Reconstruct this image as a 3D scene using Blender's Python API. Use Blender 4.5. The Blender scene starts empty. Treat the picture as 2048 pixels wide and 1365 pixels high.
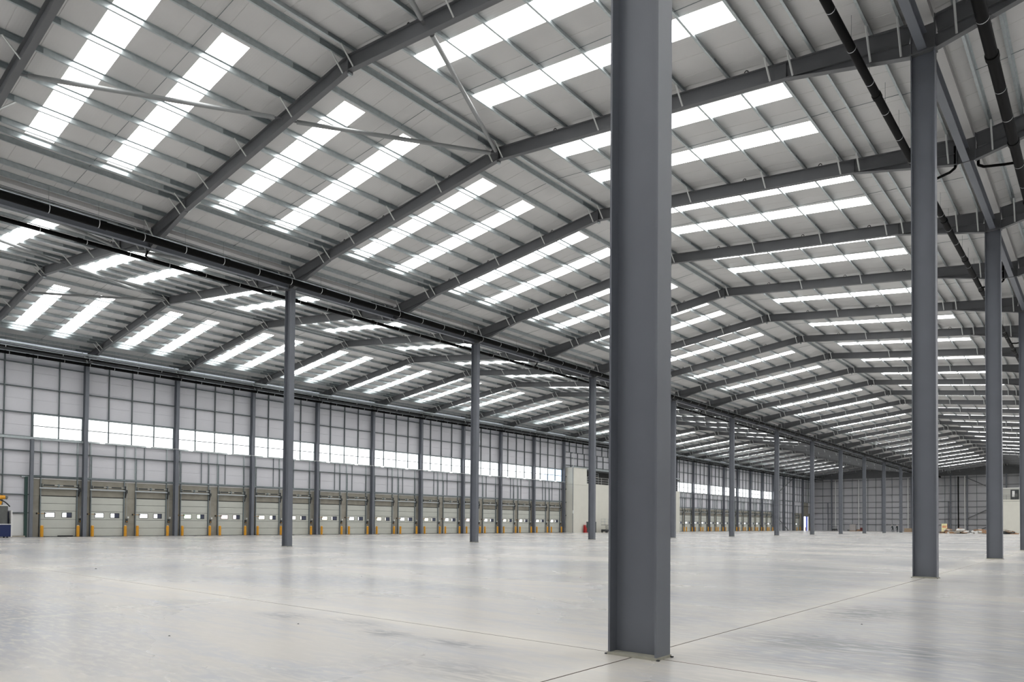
import bpy, bmesh, math, random
from mathutils import Vector, Matrix
random.seed(4)
SC = bpy.context.scene
COL = SC.collection

# ------------------------------------------------------------------ camera
F_PX, YAW, PITCH, ROLL, CY, EYE = 1407.94, 40.3182, 1.1447, 0.4359, 1019.39, 1.4665
t, a, c = (math.radians(v) for v in (YAW, PITCH, ROLL))
R0 = Vector((math.cos(t), math.sin(t), 0)); D0 = Vector((-math.sin(t), math.cos(t), 0)); U0 = Vector((0, 0, 1))
Dv = D0*math.cos(a) + U0*math.sin(a); Uv = U0*math.cos(a) - D0*math.sin(a)
Rv = R0*math.cos(c) + Uv*math.sin(c); Vv = Uv*math.cos(c) - R0*math.sin(c)
cam = bpy.data.cameras.new('camera'); camo = bpy.data.objects.new('camera', cam); COL.objects.link(camo)
M = Matrix.Identity(4)
for i in range(3):
    M[i][0], M[i][1], M[i][2] = Rv[i], Vv[i], -Dv[i]
M[2][3] = EYE
camo.matrix_world = M
cam.sensor_width = 36; cam.lens = F_PX/2048*36
cam.shift_y = (CY - 682.5)/2048
cam.clip_start = 0.1; cam.clip_end = 900
SC.camera = camo

# ------------------------------------------------------------------ sky, exposure
SKYLIGHT_E, WINDOW_E = 5.2, 1.8
w = bpy.data.worlds.new('overcast_sky'); SC.world = w; w.use_nodes = True
w.node_tree.nodes['Background'].inputs[0].default_value = (0.86, 0.93, 1.0, 1)
w.node_tree.nodes['Background'].inputs[1].default_value = 1.6
SC.view_settings.view_transform = 'Standard'; SC.view_settings.look = 'None'
SC.view_settings.gamma = 1; SC.view_settings.use_curve_mapping = False
SC.view_settings.exposure = 0.47
SC.cycles.max_bounces = 5; SC.cycles.diffuse_bounces = 4; SC.cycles.glossy_bounces = 2
SC.cycles.use_light_tree = False; SC.cycles.time_limit = 1150
SC.cycles.use_adaptive_sampling = True; SC.cycles.adaptive_threshold = 0.08
SC.cycles.sample_clamp_indirect = 6

# ------------------------------------------------------------------ dimensions
BAY, Y0 = 8.0, 7.0439
def Y(j): return Y0 + BAY*j
XB, XA, XW, XC = -4.02, -36.90, -69.35, 28.86
YN, YF = Y(-3), 224.6                       # near and far walls
NF = 28                                     # frames 0..27
RT, RD, S = 18.07, 0.55, 0.117              # rafter top at ridge, depth, slope
SPANS = [('left', XW, XA), ('middle', XA, XB), ('right', XB, XC)]
RIDGE = {'left': -53.15, 'middle': -20.48, 'right': 12.42}
SHEET = 0.21                                # purlin height

# ------------------------------------------------------------------ materials
def mat(name, col, rough=.6, metal=0, spec=.5, noise=0, nscale=3, ncol=None, emit=0, bump=0, bscale=40, stretch=(1, 1, 1)):
    m = bpy.data.materials.new(name); m.use_nodes = True
    nt = m.node_tree; b = nt.nodes['Principled BSDF']
    b.inputs['Base Color'].default_value = (*col, 1); b.inputs['Roughness'].default_value = rough
    b.inputs['Metallic'].default_value = metal; b.inputs['Specular IOR Level'].default_value = spec
    if emit:
        b.inputs['Emission Color'].default_value = (*col, 1); b.inputs['Emission Strength'].default_value = emit
    tc = nt.nodes.new('ShaderNodeTexCoord'); mp = nt.nodes.new('ShaderNodeMapping')
    geo = nt.nodes.new('ShaderNodeNewGeometry')
    nt.links.new(geo.outputs['Position'], mp.inputs[0]); mp.inputs['Scale'].default_value = stretch
    if noise:
        n = nt.nodes.new('ShaderNodeTexNoise'); n.inputs['Scale'].default_value = nscale; n.inputs['Detail'].default_value = 4
        nt.links.new(mp.outputs[0], n.inputs['Vector'])
        r = nt.nodes.new('ShaderNodeValToRGB')
        r.color_ramp.elements[0].position = .3; r.color_ramp.elements[1].position = .72
        nc = ncol or tuple(v*(1-noise) for v in col)
        r.color_ramp.elements[0].color = (*nc, 1); r.color_ramp.elements[1].color = (*col, 1)
        nt.links.new(n.outputs['Fac'], r.inputs[0]); nt.links.new(r.outputs[0], b.inputs['Base Color'])
    if bump:
        n2 = nt.nodes.new('ShaderNodeTexNoise'); n2.inputs['Scale'].default_value = bscale
        nt.links.new(mp.outputs[0], n2.inputs['Vector'])
        bp = nt.nodes.new('ShaderNodeBump'); bp.inputs['Strength'].default_value = bump; bp.inputs['Distance'].default_value = .01
        nt.links.new(n2.outputs['Fac'], bp.inputs['Height']); nt.links.new(bp.outputs[0], b.inputs['Normal'])
    return m
STEEL = mat('grey_painted_steel', (.155, .167, .192), .42, 0, .5, noise=.10, nscale=1.2)
STEELD = mat('grey_painted_rafter', (.138, .142, .149), .45, 0, .45, noise=.12, nscale=1.0)
GALV = mat('galvanised_steel', (.52, .57, .58), .33, .6, .5, noise=.18, nscale=6)
GALVL = mat('bright_galvanised_rod', (.62, .64, .62), .4, .3, .5)
GALVD = mat('weathered_galvanised_rail', (.23, .265, .275), .45, .35, .5, noise=.2, nscale=5)
RAIL = mat('dark_galvanised_wall_rail', (.125, .15, .155), .5, .3, .5, noise=.2, nscale=5)
ALU = mat('light_grey_track', (.50, .53, .54), .4, .4)
BLACK = mat('black_pipe_plastic', (.005, .005, .005), .5, 0, .06)
STRAP = mat('white_pipe_strap', (.6, .62, .62), .4, .2)
BRACE = mat('pale_grey_brace_paint', (.27, .28, .28), .4, .1, .5)
DOOR = mat('pale_grey_door_slat', (.53, .54, .49), .5, 0, .4, noise=.05, nscale=2)
SEAL = mat('black_rubber_seal', (.012, .012, .013), .7)
CONC = mat('brown_grey_concrete_panel', (.34, .32, .27), .85, 0, .3, noise=.22, nscale=1.5, bump=.25)
YEL = mat('yellow_bollard_sleeve', (.72, .33, .015), .45, noise=.12, nscale=4)
YELC = mat('pale_bollard_cap', (.80, .62, .38), .5)
WHITE = mat('white_plastic', (.74, .74, .72), .5)
CREAM = mat('cream_partition_board', (.68, .67, .60), .6, noise=.05, nscale=1)
WARM = mat('card_brown', (.38, .22, .12), .8, noise=.25, nscale=5)
BLUE = mat('dark_blue_paint', (.005, .016, .085), .5)
RED = mat('red_paint', (.42, .02, .02), .45)
DARK = mat('dark_machine_paint', (.035, .04, .042), .55)
GREYC = mat('grey_machine_cover', (.12, .125, .12), .6, noise=.2, nscale=3)
CLOTH = mat('dark_work_clothes', (.02, .03, .035), .9)
SKIN = mat('skin', (.50, .30, .22), .6)
STONE = mat('pale_stone_waste', (.5, .46, .4), .9, noise=.3, nscale=4)
BASEG = mat('grout_under_base_plate', (.42, .41, .34), .85, noise=.2, nscale=9)
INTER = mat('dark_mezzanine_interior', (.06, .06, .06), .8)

def panel_mat(name, col, axis, pitch, rough=.45, noise=.06, nscale=.25, amp=.35):
    """sheet metal with fine pressed ribs repeating along one axis"""
    m = mat(name, col, rough, 0, .45, noise=noise, nscale=nscale)
    nt = m.node_tree; b = nt.nodes['Principled BSDF']
    geo = nt.nodes.new('ShaderNodeNewGeometry'); sp = nt.nodes.new('ShaderNodeSeparateXYZ')
    nt.links.new(geo.outputs['Position'], sp.inputs[0])
    mu = nt.nodes.new('ShaderNodeMath'); mu.operation = 'MULTIPLY'; mu.inputs[1].default_value = 2*math.pi/pitch
    si = nt.nodes.new('ShaderNodeMath'); si.operation = 'SINE'
    nt.links.new(sp.outputs['XYZ'.index(axis)], mu.inputs[0]); nt.links.new(mu.outputs[0], si.inputs[0])
    bp = nt.nodes.new('ShaderNodeBump'); bp.inputs['Strength'].default_value = amp; bp.inputs['Distance'].default_value = .002
    nt.links.new(si.outputs[0], bp.inputs['Height']); nt.links.new(bp.outputs[0], b.inputs['Normal'])
    return m
LINER = panel_mat('off_white_roof_liner', (.64, .635, .625), 'Y', .1, noise=.10, nscale=.5)
CLAD = panel_mat('off_white_wall_liner', (.64, .64, .675), 'Z', .1)

def glow(name, col, e):
    m = bpy.data.materials.new(name); m.use_nodes = True; nt = m.node_tree
    b = nt.nodes['Principled BSDF']; b.inputs['Base Color'].default_value = (.8, .8, .8, 1); b.inputs['Roughness'].default_value = .35
    b.inputs['Emission Color'].default_value = (*col, 1); b.inputs['Emission Strength'].default_value = e
    if e < 1.7: m.cycles.emission_sampling = 'NONE'
    return m
SKYL = glow('translucent_rooflight_sheet', (.99, .988, .980), SKYLIGHT_E)
WINL = glow('daylit_wall_glazing', (.97, .985, 1.0), WINDOW_E)
WINB = glow('daylit_wall_glazing_blue_sky', (.62, .80, 1.0), 1.1)
PANE = glow('daylit_door_pane', (.95, .97, 1.0), 1.0)
PANEY = glow('daylit_door_pane_warm', (1.0, .93, .72), .9)
PANEG = glow('daylit_door_pane_green', (.72, 1.0, .60), .9)
PANEP = glow('daylit_door_pane_pink', (1.0, .80, .80), .9)
PANED = mat('shaded_door_pane', (.06, .07, .11), .15, 0, .6)
TUBEL = glow('white_emergency_fitting', (1, 1, .97), .9)

def floor_mat():
    m = bpy.data.materials.new('polished_concrete'); m.use_nodes = True; nt = m.node_tree; L = nt.links.new
    b = nt.nodes['Principled BSDF']
    geo = nt.nodes.new('ShaderNodeNewGeometry')
    def N(t, **k):
        n = nt.nodes.new(t)
        for kk, v in k.items(): setattr(n, kk, v)
        return n
    def noise(scale, detail, stretch, rot=0, dist=0):
        mp = N('ShaderNodeMapping'); mp.inputs['Scale'].default_value = stretch; mp.inputs['Rotation'].default_value = (0, 0, rot)
        L(geo.outputs['Position'], mp.inputs[0])
        n = N('ShaderNodeTexNoise'); n.inputs['Scale'].default_value = scale; n.inputs['Detail'].default_value = detail
        n.inputs['Distortion'].default_value = dist; L(mp.outputs[0], n.inputs['Vector']); return n.outputs['Fac']
    def ramp(x, p0, c0, p1, c1):
        r = N('ShaderNodeValToRGB'); e = r.color_ramp.elements; e[0].position = p0; e[1].position = p1
        e[0].color = (*c0, 1); e[1].color = (*c1, 1); L(x, r.inputs[0]); return r.outputs[0]
    def math_(op, x, y=None, clamp=False):
        n = N('ShaderNodeMath', operation=op); n.use_clamp = clamp
        for i, v in enumerate((x, y)):
            if v is None: continue
            if isinstance(v, (int, float)): n.inputs[i].default_value = v
            else: L(v, n.inputs[i])
        return n.outputs[0]
    def mix(f, a_, b_):
        n = N('ShaderNodeMix', data_type='RGBA')
        if isinstance(f, (int, float)): n.inputs[0].default_value = f
        else: L(f, n.inputs[0])
        for k, v in ((6, a_), (7, b_)):
            if isinstance(v, tuple): n.inputs[k].default_value = (*v, 1)
            else: L(v, n.inputs[k])
        return n.outputs[2]
    big = noise(.13, 5, (1, 1.6, 1), .5, .6)
    col = ramp(big, .38, (.425, .43, .44), .62, (.60, .57, .52))
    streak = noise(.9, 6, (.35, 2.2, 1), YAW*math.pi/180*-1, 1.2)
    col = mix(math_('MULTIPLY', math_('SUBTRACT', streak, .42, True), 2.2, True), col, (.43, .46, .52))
    fine = noise(7, 6, (.5, 2, 1), -.7, .5)
    col = mix(math_('MULTIPLY', math_('SUBTRACT', fine, .46, True), 3.2, True), col, (.635, .60, .55))
    sp = N('ShaderNodeSeparateXYZ'); L(geo.outputs['Position'], sp.inputs[0])
    def near(axis, v, wdt):
        d = math_('ABSOLUTE', math_('SUBTRACT', sp.outputs[axis], v))
        return math_('SUBTRACT', 1, math_('DIVIDE', d, wdt), True)
    edge = noise(1.1, 4, (1, 1, 1))
    lj = math_('MAXIMUM', near(0, XB, .9), near(1, 6.92, .9))
    lj = math_('MULTIPLY', lj, math_('MULTIPLY', edge, 1.1), True)
    col = mix(lj, col, (.76, .72, .64))
    for ax, v, wd in ((0, XB, .011), (1, 6.92, .011)):
        col = mix(math_('GREATER_THAN', near(ax, v, wd), .01), col, (.16, .13, .11))
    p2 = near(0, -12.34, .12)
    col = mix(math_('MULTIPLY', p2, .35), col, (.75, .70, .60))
    # rubbed dark stains left by the power float
    wn = noise(1.6, 7, (1.2, 5.0, 1), -.75, 1.8)
    for (sx, sy, ra, rb, st) in [(-3.15, 12.8, .75, 1.6, 1.0), (-2.3, 9.2, 1.7, .9, .75), (-7.3, 6.05, .5, .28, 1.0), (-6.1, 6.1, .75, .22, .9),
                                 (-9.8, 6.1, .7, .35, .8), (-2.8, 9.3, .6, 1.0, .6), (-3.2, 22.3, .9, 1.6, .5), (-8.4, 6.4, .9, .35, .6), (-2.0, 7.9, .9, .6, .5), (-4.9, 5.0, 1.3, .5, .5)]:
        dx = math_('DIVIDE', math_('SUBTRACT', sp.outputs[0], sx), ra); dy = math_('DIVIDE', math_('SUBTRACT', sp.outputs[1], sy), rb)
        d = math_('SQRT', math_('ADD', math_('MULTIPLY', dx, dx), math_('MULTIPLY', dy, dy)))
        k = math_('SUBTRACT', 1.15, d, True)
        k = math_('MULTIPLY', k, math_('MULTIPLY', math_('SUBTRACT', wn, .40, True), 7.0, True), True)
        col = mix(math_('MULTIPLY', k, st, True), col, (.24, .245, .255))
    L(col, b.inputs['Base Color'])
    rr = ramp(big, .3, (.21,)*3, .7, (.31,)*3); L(rr, b.inputs['Roughness'])
    b.inputs['Specular IOR Level'].default_value = .42
    return m
FLOOR = floor_mat()

# ------------------------------------------------------------------ mesh helpers
class MB:
    def __init__(s): s.v = []; s.f = []; s.m = []; s.mats = []
    def _m(s, m):
        if m not in s.mats: s.mats.append(m)
        return s.mats.index(m)
    def poly(s, vs, fs, m):
        k = len(s.v); i = s._m(m); s.v += [tuple(p) for p in vs]
        for f in fs: s.f.append([k+q for q in f]); s.m.append(i)
        return s
    def box(s, x0, x1, y0, y1, z0, z1, m):
        return s.poly([(x0, y0, z0), (x1, y0, z0), (x1, y1, z0), (x0, y1, z0), (x0, y0, z1), (x1, y0, z1), (x1, y1, z1), (x0, y1, z1)],
                      [(0, 3, 2, 1), (4, 5, 6, 7), (0, 1, 5, 4), (1, 2, 6, 5), (2, 3, 7, 6), (3, 0, 4, 7)], m)
    def extrude(s, prof, p0, e1, e2, dirv, m):
        """closed profile [(u,v)] in the e1,e2 plane, from p0 along dirv"""
        p0, e1, e2, dirv = map(Vector, (p0, e1, e2, dirv)); n = len(prof)
        A = [p0 + e1*u + e2*v for u, v in prof]; B = [p + dirv for p in A]
        return s.poly(A+B, [(i, (i+1) % n, n+(i+1) % n, n+i) for i in range(n)] + [tuple(range(n))[::-1], tuple(range(n, 2*n))], m)
    def tube(s, p, q, r, m, n=10, caps=True, r2=None):
        p, q = Vector(p), Vector(q); d = (q-p)
        if d.length < 1e-6: return s
        z = d.normalized(); x = z.orthogonal().normalized(); y = z.cross(x); r2 = r if r2 is None else r2
        A = [p + (x*math.cos(2*math.pi*i/n) + y*math.sin(2*math.pi*i/n))*r for i in range(n)]
        B = [q + (x*math.cos(2*math.pi*i/n) + y*math.sin(2*math.pi*i/n))*r2 for i in range(n)]
        fs = [(i, (i+1) % n, n+(i+1) % n, n+i) for i in range(n)]
        if caps: fs += [tuple(range(n))[::-1], tuple(range(n, 2*n))]
        return s.poly(A+B, fs, m)
    def path(s, pts, r, m, n=8):
        for p, q in zip(pts, pts[1:]): s.tube(p, q, r, m, n)
        return s
    def mesh(s, name):
        me = bpy.data.meshes.new(name); me.from_pydata(s.v, [], s.f); me.update()
        for m in s.mats: me.materials.append(m)
        if len(s.mats) > 1: me.polygons.foreach_set('material_index', s.m)
        bm = bmesh.new(); bm.from_mesh(me); bmesh.ops.recalc_face_normals(bm, faces=bm.faces); bm.to_mesh(me); bm.free()
        return me
def put(name, me, parent=None, loc=(0, 0, 0), rz=0):
    if isinstance(me, MB): me = me.mesh(name)
    o = bpy.data.objects.new(name, me); COL.objects.link(o); o.parent = parent; o.location = loc
    if rz: o.rotation_euler = (0, 0, rz)
    return o
def smooth(me, ang=40):
    if isinstance(me, MB): me = me.mesh('smooth')
    me.polygons.foreach_set('use_smooth', [True]*len(me.polygons))
    me.set_sharp_from_angle(angle=math.radians(ang)); return me
def empty(name, loc=(0, 0, 0), **k):
    o = bpy.data.objects.new(name, None); COL.objects.link(o); o.location = loc; o.empty_display_size = .3
    tag(o, **k); return o
def tag(o, label=None, cat=None, group=None, kind=None):
    for k, v in (('label', label), ('category', cat), ('group', group), ('kind', kind)):
        if v: o[k] = v
    return o
ORD = ['zeroth', 'first', 'second', 'third', 'fourth', 'fifth', 'sixth', 'seventh', 'eighth', 'ninth', 'tenth', 'eleventh', 'twelfth', 'thirteenth', 'fourteenth',
       'fifteenth', 'sixteenth', 'seventeenth', 'eighteenth', 'nineteenth', 'twentieth', 'twenty-first', 'twenty-second', 'twenty-third', 'twenty-fourth',
       'twenty-fifth', 'twenty-sixth', 'twenty-seventh', 'twenty-eighth', 'twenty-ninth', 'thirtieth']
def iprof(d, wd, tf=.02, tw=.014):
    h = d/2; q = wd/2
    return [(-h, -q), (-h+tf, -q), (-h+tf, -tw/2), (h-tf, -tw/2), (h-tf, -q), (h, -q), (h, q), (h-tf, q), (h-tf, tw/2), (-h+tf, tw/2), (-h+tf, q), (-h, q)]
def zs(off): return RT + SHEET - S*off      # underside of roof sheet at an offset from the ridge

# ------------------------------------------------------------------ floor
fl = MB().box(XW-.8, XC+.8, YN-.8, YF+.8, -.5, -.035, DARK)
floor = tag(put('floor', fl), kind='structure')
xe = [XW-.6, XA, XB, XC+.6]; ye = [YN-.6, 6.92, 62.9, 118.9, 174.9, YF+.6]
for i in range(3):
    for k in range(5):
        g = .009
        x0, x1, y0_, y1_ = xe[i]+g, xe[i+1]-g, ye[k]+g, ye[k+1]-g
        b = .003
        m = MB().poly([(x0, y0_, -.04), (x1, y0_, -.04), (x1, y1_, -.04), (x0, y1_, -.04),
                       (x0, y0_, -b), (x1, y0_, -b), (x1, y1_, -b), (x0, y1_, -b),
                       (x0+b, y0_+b, 0), (x1-b, y0_+b, 0), (x1-b, y1_-b, 0), (x0+b, y1_-b, 0)],
                      [(0, 1, 5, 4), (1, 2, 6, 5), (2, 3, 7, 6), (3, 0, 4, 7), (4, 5, 9, 8), (5, 6, 10, 9), (6, 7, 11, 10), (7, 4, 8, 11), (8, 9, 10, 11)], FLOOR)
        put('floor_slab', m, floor)

# ------------------------------------------------------------------ roof: sheets, rooflights, purlins
PUR = {-1: [.25, 1.89, 3.54, 5.25, 6.94, 8.55, 10.15, 11.75, 12.4, 12.95, 14.7, 15.65],
       1: [.25, 1.9, 3.6, 5.3, 7.1, 8.89, 10.55, 12.04, 12.77, 13.38, 15.07, 15.9]}
LIT = {('left', -1): (3.0, 12.75), ('left', 1): (1.65, 11.9), ('middle', -1): (2.3, 12.25), ('middle', 1): (1.65, 11.9), ('right', -1): (2.3, 12.25), ('right', 1): (1.65, 11.9)}
def strip(mb, xr, sd, o0, o1, y0, y1, m, zup=.05, ch=.014):
    """one roofing sheet with chamfered joints, underside on the purlins"""
    f = lambda o, dz: (xr + sd*o, zs(o) + dz)
    v = []
    for yy, dz in ((y0, zup), (y0, ch), (y0+ch, 0), (y1-ch, 0), (y1, ch), (y1, zup)):
        for o in (o0, o1):
            x, z = f(o, dz); v.append((x, yy, z))
    fs = [(2*i, 2*i+1, 2*i+3, 2*i+2) for i in range(5)] + [(10, 11, 1, 0), (0, 2, 4, 6, 8, 10), (1, 3, 5, 7, 9, 11)]
    mb.poly(v, fs, m)
NSHEET = {'left': (1, 7), 'middle': (0, 9), 'right': (0, 5)}       # bays built sheet by sheet
NPUR = {'left': (1, 9), 'middle': (0, 12), 'right': (0, 5)}        # bays built purlin by purlin
BAYS = list(range(-3, 27))
def bay_y(j): return Y(j), (YF if j == 26 else Y(j+1))
def zpurlin(mb, x, y0, y1, ztop, sd, m=GALV):
    h = SHEET - .004; fl_ = .065
    t_ = .006; sd = -sd
    mb.extrude([(0, 0), (fl_*sd, 0), (fl_*sd, -t_), (t_*sd, -t_), (t_*sd, -h+t_), (0, -h+t_), (-fl_*sd, -h+t_), (-fl_*sd, -h+.022), (-fl_*sd-.004*sd, -h+.022), (-fl_*sd-.004*sd, -h), (0, -h)],
               (x, y0, ztop), (1, 0, -S*0), (0, 0, 1), (0, y1-y0, 0), m)
def sleeve(mb, x, y, ztop, sd):
    mb.box(x-.012, x+.016, y-1.1, y+.55, ztop-.195, ztop-.012, GALVD)
for nm, xl, xr_ in SPANS:
    R = RIDGE[nm]
    ceil_ = MB()
    for sd in (-1, 1):
        wdt = (R-xl) if sd < 0 else (xr_-R)
        x1 = R + sd*wdt
        ceil_.poly([(R, YN-.3, zs(0)+.09), (R, YF+.3, zs(0)+.09), (x1, YF+.3, zs(wdt)+.09), (x1, YN-.3, zs(wdt)+.09),
                    (R, YN-.3, zs(0)+.19), (R, YF+.3, zs(0)+.19), (x1, YF+.3, zs(wdt)+.19), (x1, YN-.3, zs(wdt)+.19)],
                   [(0, 1, 2, 3), (4, 5, 6, 7), (0, 1, 5, 4), (2, 3, 7, 6), (1, 2, 6, 5), (0, 3, 7, 4)], LINER)
    ceil = tag(put('ceiling', ceil_), kind='structure')
    rest = MB(); prest = MB(); rods = MB()
    for sd in (-1, 1):
        wdt = (R-xl if sd < 0 else xr_-R) - .3
        la, lb = LIT[(nm, sd)]
        sky_me = MB()
        for q in range(1):
            sky_me.poly([(sd*la, 0, zs(la)), (sd*lb, 0, zs(lb)), (sd*lb, 1, zs(lb)), (sd*la, 1, zs(la))], [(0, 1, 2, 3)], SKYL)
            sky_me.poly([(sd*o, yy, zs(o)+dz) for o in (la, lb) for yy in (0, 1) for dz in (.002, .05)],
                        [(0, 1, 3, 2), (4, 5, 7, 6), (0, 1, 5, 4), (2, 3, 7, 6), (1, 3, 7, 5)], LINER)
        sky_me = sky_me.mesh('skylight')
        for j in BAYS:
            ya, yb = bay_y(j); near = NSHEET[nm][0] <= j < NSHEET[nm][1]
            edges = [ya, ya+.45] + [ya+.45+k for k in range(1, 8)] + [yb]
            if edges[-2] >= yb-.05: edges.pop(-2)
            for k, (u0, u1) in enumerate(zip(edges, edges[1:])):
                lit = k in (2, 5) and j < 26 and not (nm == 'right' and sd > 0 and j < 2)
                if lit:
                    put('skylight', sky_me, ceil, (R, u0, 0))
                    pieces = [(0.02, la), (lb, wdt)]
                else: pieces = [(0.02, wdt)]
                tgt = MB() if near else rest
                for o0, o1 in pieces: strip(tgt, R, sd, o0, o1, u0, u1, LINER)
                if near: put('roof_panel', tgt, ceil)
            if nm == 'right' and (sd > 0 or j > 8): continue
            for off in PUR[sd]:
                if j < 0 and j != -1: continue
                nearp = NPUR[nm][0] <= j < NPUR[nm][1]
                if nearp:
                    mb = MB(); zpurlin(mb, 0, 0.0, yb-ya, 0, sd)
                    sleeve(mb, 0, yb-ya, 0, sd)
                    key = ('pur', sd, round(yb-ya, 2))
                    if key not in globals().setdefault('CACHE', {}): CACHE[key] = mb.mesh('purlin')
                    put('purlin', CACHE[key], ceil, (R+sd*off, ya, zs(off)-.002))
                else:
                    zpurlin(prest, R+sd*off, ya, yb, zs(off)-.002, sd)
                    if j < 16: sleeve(prest, R+sd*off, yb, zs(off)-.002, sd)
            if j >= 0:
                ym = ya+4.0
                mr = MB()
                for o0, o1 in zip(PUR[sd], PUR[sd][1:]):
                    mr.tube((R+sd*o0, ym, zs(o0)-.10), (R+sd*o1, ym, zs(o1)-.05), .011, GALVD, 4, False)
                if j < 8: put('sag_rod', mr, ceil)
                else: rods.v, rods.f, rods.m, rods.mats = rods.v+mr.v, rods.f+[[q+len(rods.v) for q in f] for f in mr.f], rods.m+mr.m, mr.mats
    o = put('roof_sheeting', rest, ceil); o['kind'] = 'stuff'
    if prest.v: o = put('distant_purlins', prest, ceil); o['kind'] = 'stuff'
    if nm != 'left':
        gt = MB().extrude([(-.22, .26), (-.22, 0), (.22, 0), (.22, .26)], (xl, YN, 16.22), (1, 0, 0), (0, 0, 1), (0, YF-YN, 0), LINER)
        put('valley_gutter', gt, ceil)
    if rods.v: o = put('distant_sag_rods', rods, ceil); o['kind'] = 'stuff'

# ------------------------------------------------------------------ rafters
FW = .21
BR = {-1: [.3, 3.54, 6.94, 10.2, 12.4, 12.95, 15.6], 1: [.3, 5.3, 8.89, 12.04, 12.77, 15.07, 15.9]}
RAFT = {}
def rafter_meshes(nm, xl, xr_):
    R = RIDGE[nm]; out = {}
    for sd, wdt in ((-1, R-xl), (1, xr_-R)):
        n = Vector((sd*1.0, 0, -S)).normalized(); up = Vector((sd*S, 0, 1)).normalized()
        L_ = wdt - .30 if not (nm == 'left' and sd < 0) else wdt-.25
        mb = MB()
        p0 = Vector((0, 0, RT)) - up*RD/2
        mb.extrude(iprof(RD, FW, .02, .014), p0, up, (0, 1, 0), n*L_*math.sqrt(1+S*S), STEELD)
        # stiffeners
        out[('beam', sd)] = mb.mesh('rafter_beam')
        # haunch: web plate and sloping bottom flange
        h0, h1 = 12.55, L_ + .0
        zb = lambda o: RT - S*o - RD
        ze = 15.22
        hb = MB()
        A = [(sd*h0, zb(h0)), (sd*h1, zb(h1)), (sd*h1, ze)]
        hb.extrude([(x, z) for x, z in A], (0, -.007, 0), (1, 0, 0), (0, 0, 1), (0, .014, 0), STEELD)
        q0 = Vector((sd*h0, -FW/2, zb(h0))); q1 = Vector((sd*h1, -FW/2, ze))
        d = q1-q0; nn = Vector((-d.z, 0, d.x)).normalized()
        if nn.z > 0: nn = -nn
        hb.extrude([(0, 0), (.02, 0), (.02, FW), (0, FW)], q0, nn, (0, 1, 0), d, STEELD)
        # end plate against the column head
        hb.box(sd*h1-.012, sd*h1+.012, -FW/2, FW/2, ze-.02, RT-S*h1+.03, STEELD)
        hb.box(sd*h0-.008, sd*h0+.008, -FW/2+.01, FW/2-.01, zb(h0)+.02, zb(h0)+RD-.03, STEELD)
        out[('haunch', sd)] = hb.mesh('haunch')
        allb = MB()
        for off in BR[sd]:
            zbot = (RT - S*off - RD if off < h0 else zb(h0) + (ze-zb(h0))*(off-h0)/(h1-h0)) + .03
            ztop = zs(off)-SHEET+.03
            b1 = MB(); 
            b1.tube((sd*off, -FW/2+.02, zbot), (sd*off, -.62, ztop), .032, GALVL, 5)
            for k in (0,):
                allb.poly(b1.v, b1.f, GALVL)
            out[('brace', sd, off)] = b1.mesh('fly_brace')
            if off > 10:
                b2 = MB(); b2.tube((sd*off, FW/2-.02, zbot), (sd*off, .62, ztop), .032, GALVL, 5)
                allb.poly(b2.v, b2.f, GALVL); out[('brace2', sd, off)] = b2.mesh('fly_brace')
        out[('allbraces', sd)] = allb.mesh('fly_brace')
        lg = MB()
        for off in (3.1, 7.9, 11.2):
            lg.path([(sd*off-.07, 0, RT-S*off), (sd*off-.06, 0, RT-S*off+.09), (sd*off, 0, RT-S*off+.13), (sd*off+.06, 0, RT-S*off+.09), (sd*off+.07, 0, RT-S*off)], .018, DARK, 6)
        out[('lug', sd)] = lg.mesh('lifting_lug')
    ap = MB(); ap.box(-.02, .02, -FW/2-.01, FW/2+.01, RT-RD-.10, RT+.02, STEELD)
    ap.box(-.045, .045, -.07, .07, RT-RD-.16, RT-RD-.09, GALV)
    out['apex'] = ap.mesh('apex_plate')
    return out
SPN = {'left': 'over the dock doors', 'middle': 'between the two column rows', 'right': 'right of the near columns'}
for nm, xl, xr_ in SPANS:
    MS = rafter_meshes(nm, xl, xr_)
    for j in range(0, 28 if nm != 'right' else 9):
        r = empty('roof_rafter', (RIDGE[nm], Y(j), 0), label='grey haunched rafter, %s from the camera, in the roof span %s' % (ORD[j+1], SPN[nm]),
                  cat='rafter', group='portal rafters carrying the roof')
        for sd in (-1, 1):
            if nm == 'right' and sd > 0:
                put('rafter_beam', MS[('beam', sd)], r); put('haunch', MS[('haunch', sd)], r); continue
            put('rafter_beam', MS[('beam', sd)], r); put('haunch', MS[('haunch', sd)], r)
            lim = {'middle': 7, 'left': 4, 'right': 3}[nm]
            if j < lim:
                for key, me in MS.items():
                    if isinstance(key, tuple) and key[0] in ('brace', 'brace2') and key[1] == sd: put('fly_brace', me, r)
            else:
                o = put('fly_brace', MS[('allbraces', sd)], r); o['kind'] = 'stuff'
            if j < 8: o = put('lifting_lug', MS[('lug', sd)], r); o['kind'] = 'stuff'
        put('apex_plate', MS['apex'], r)

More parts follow.
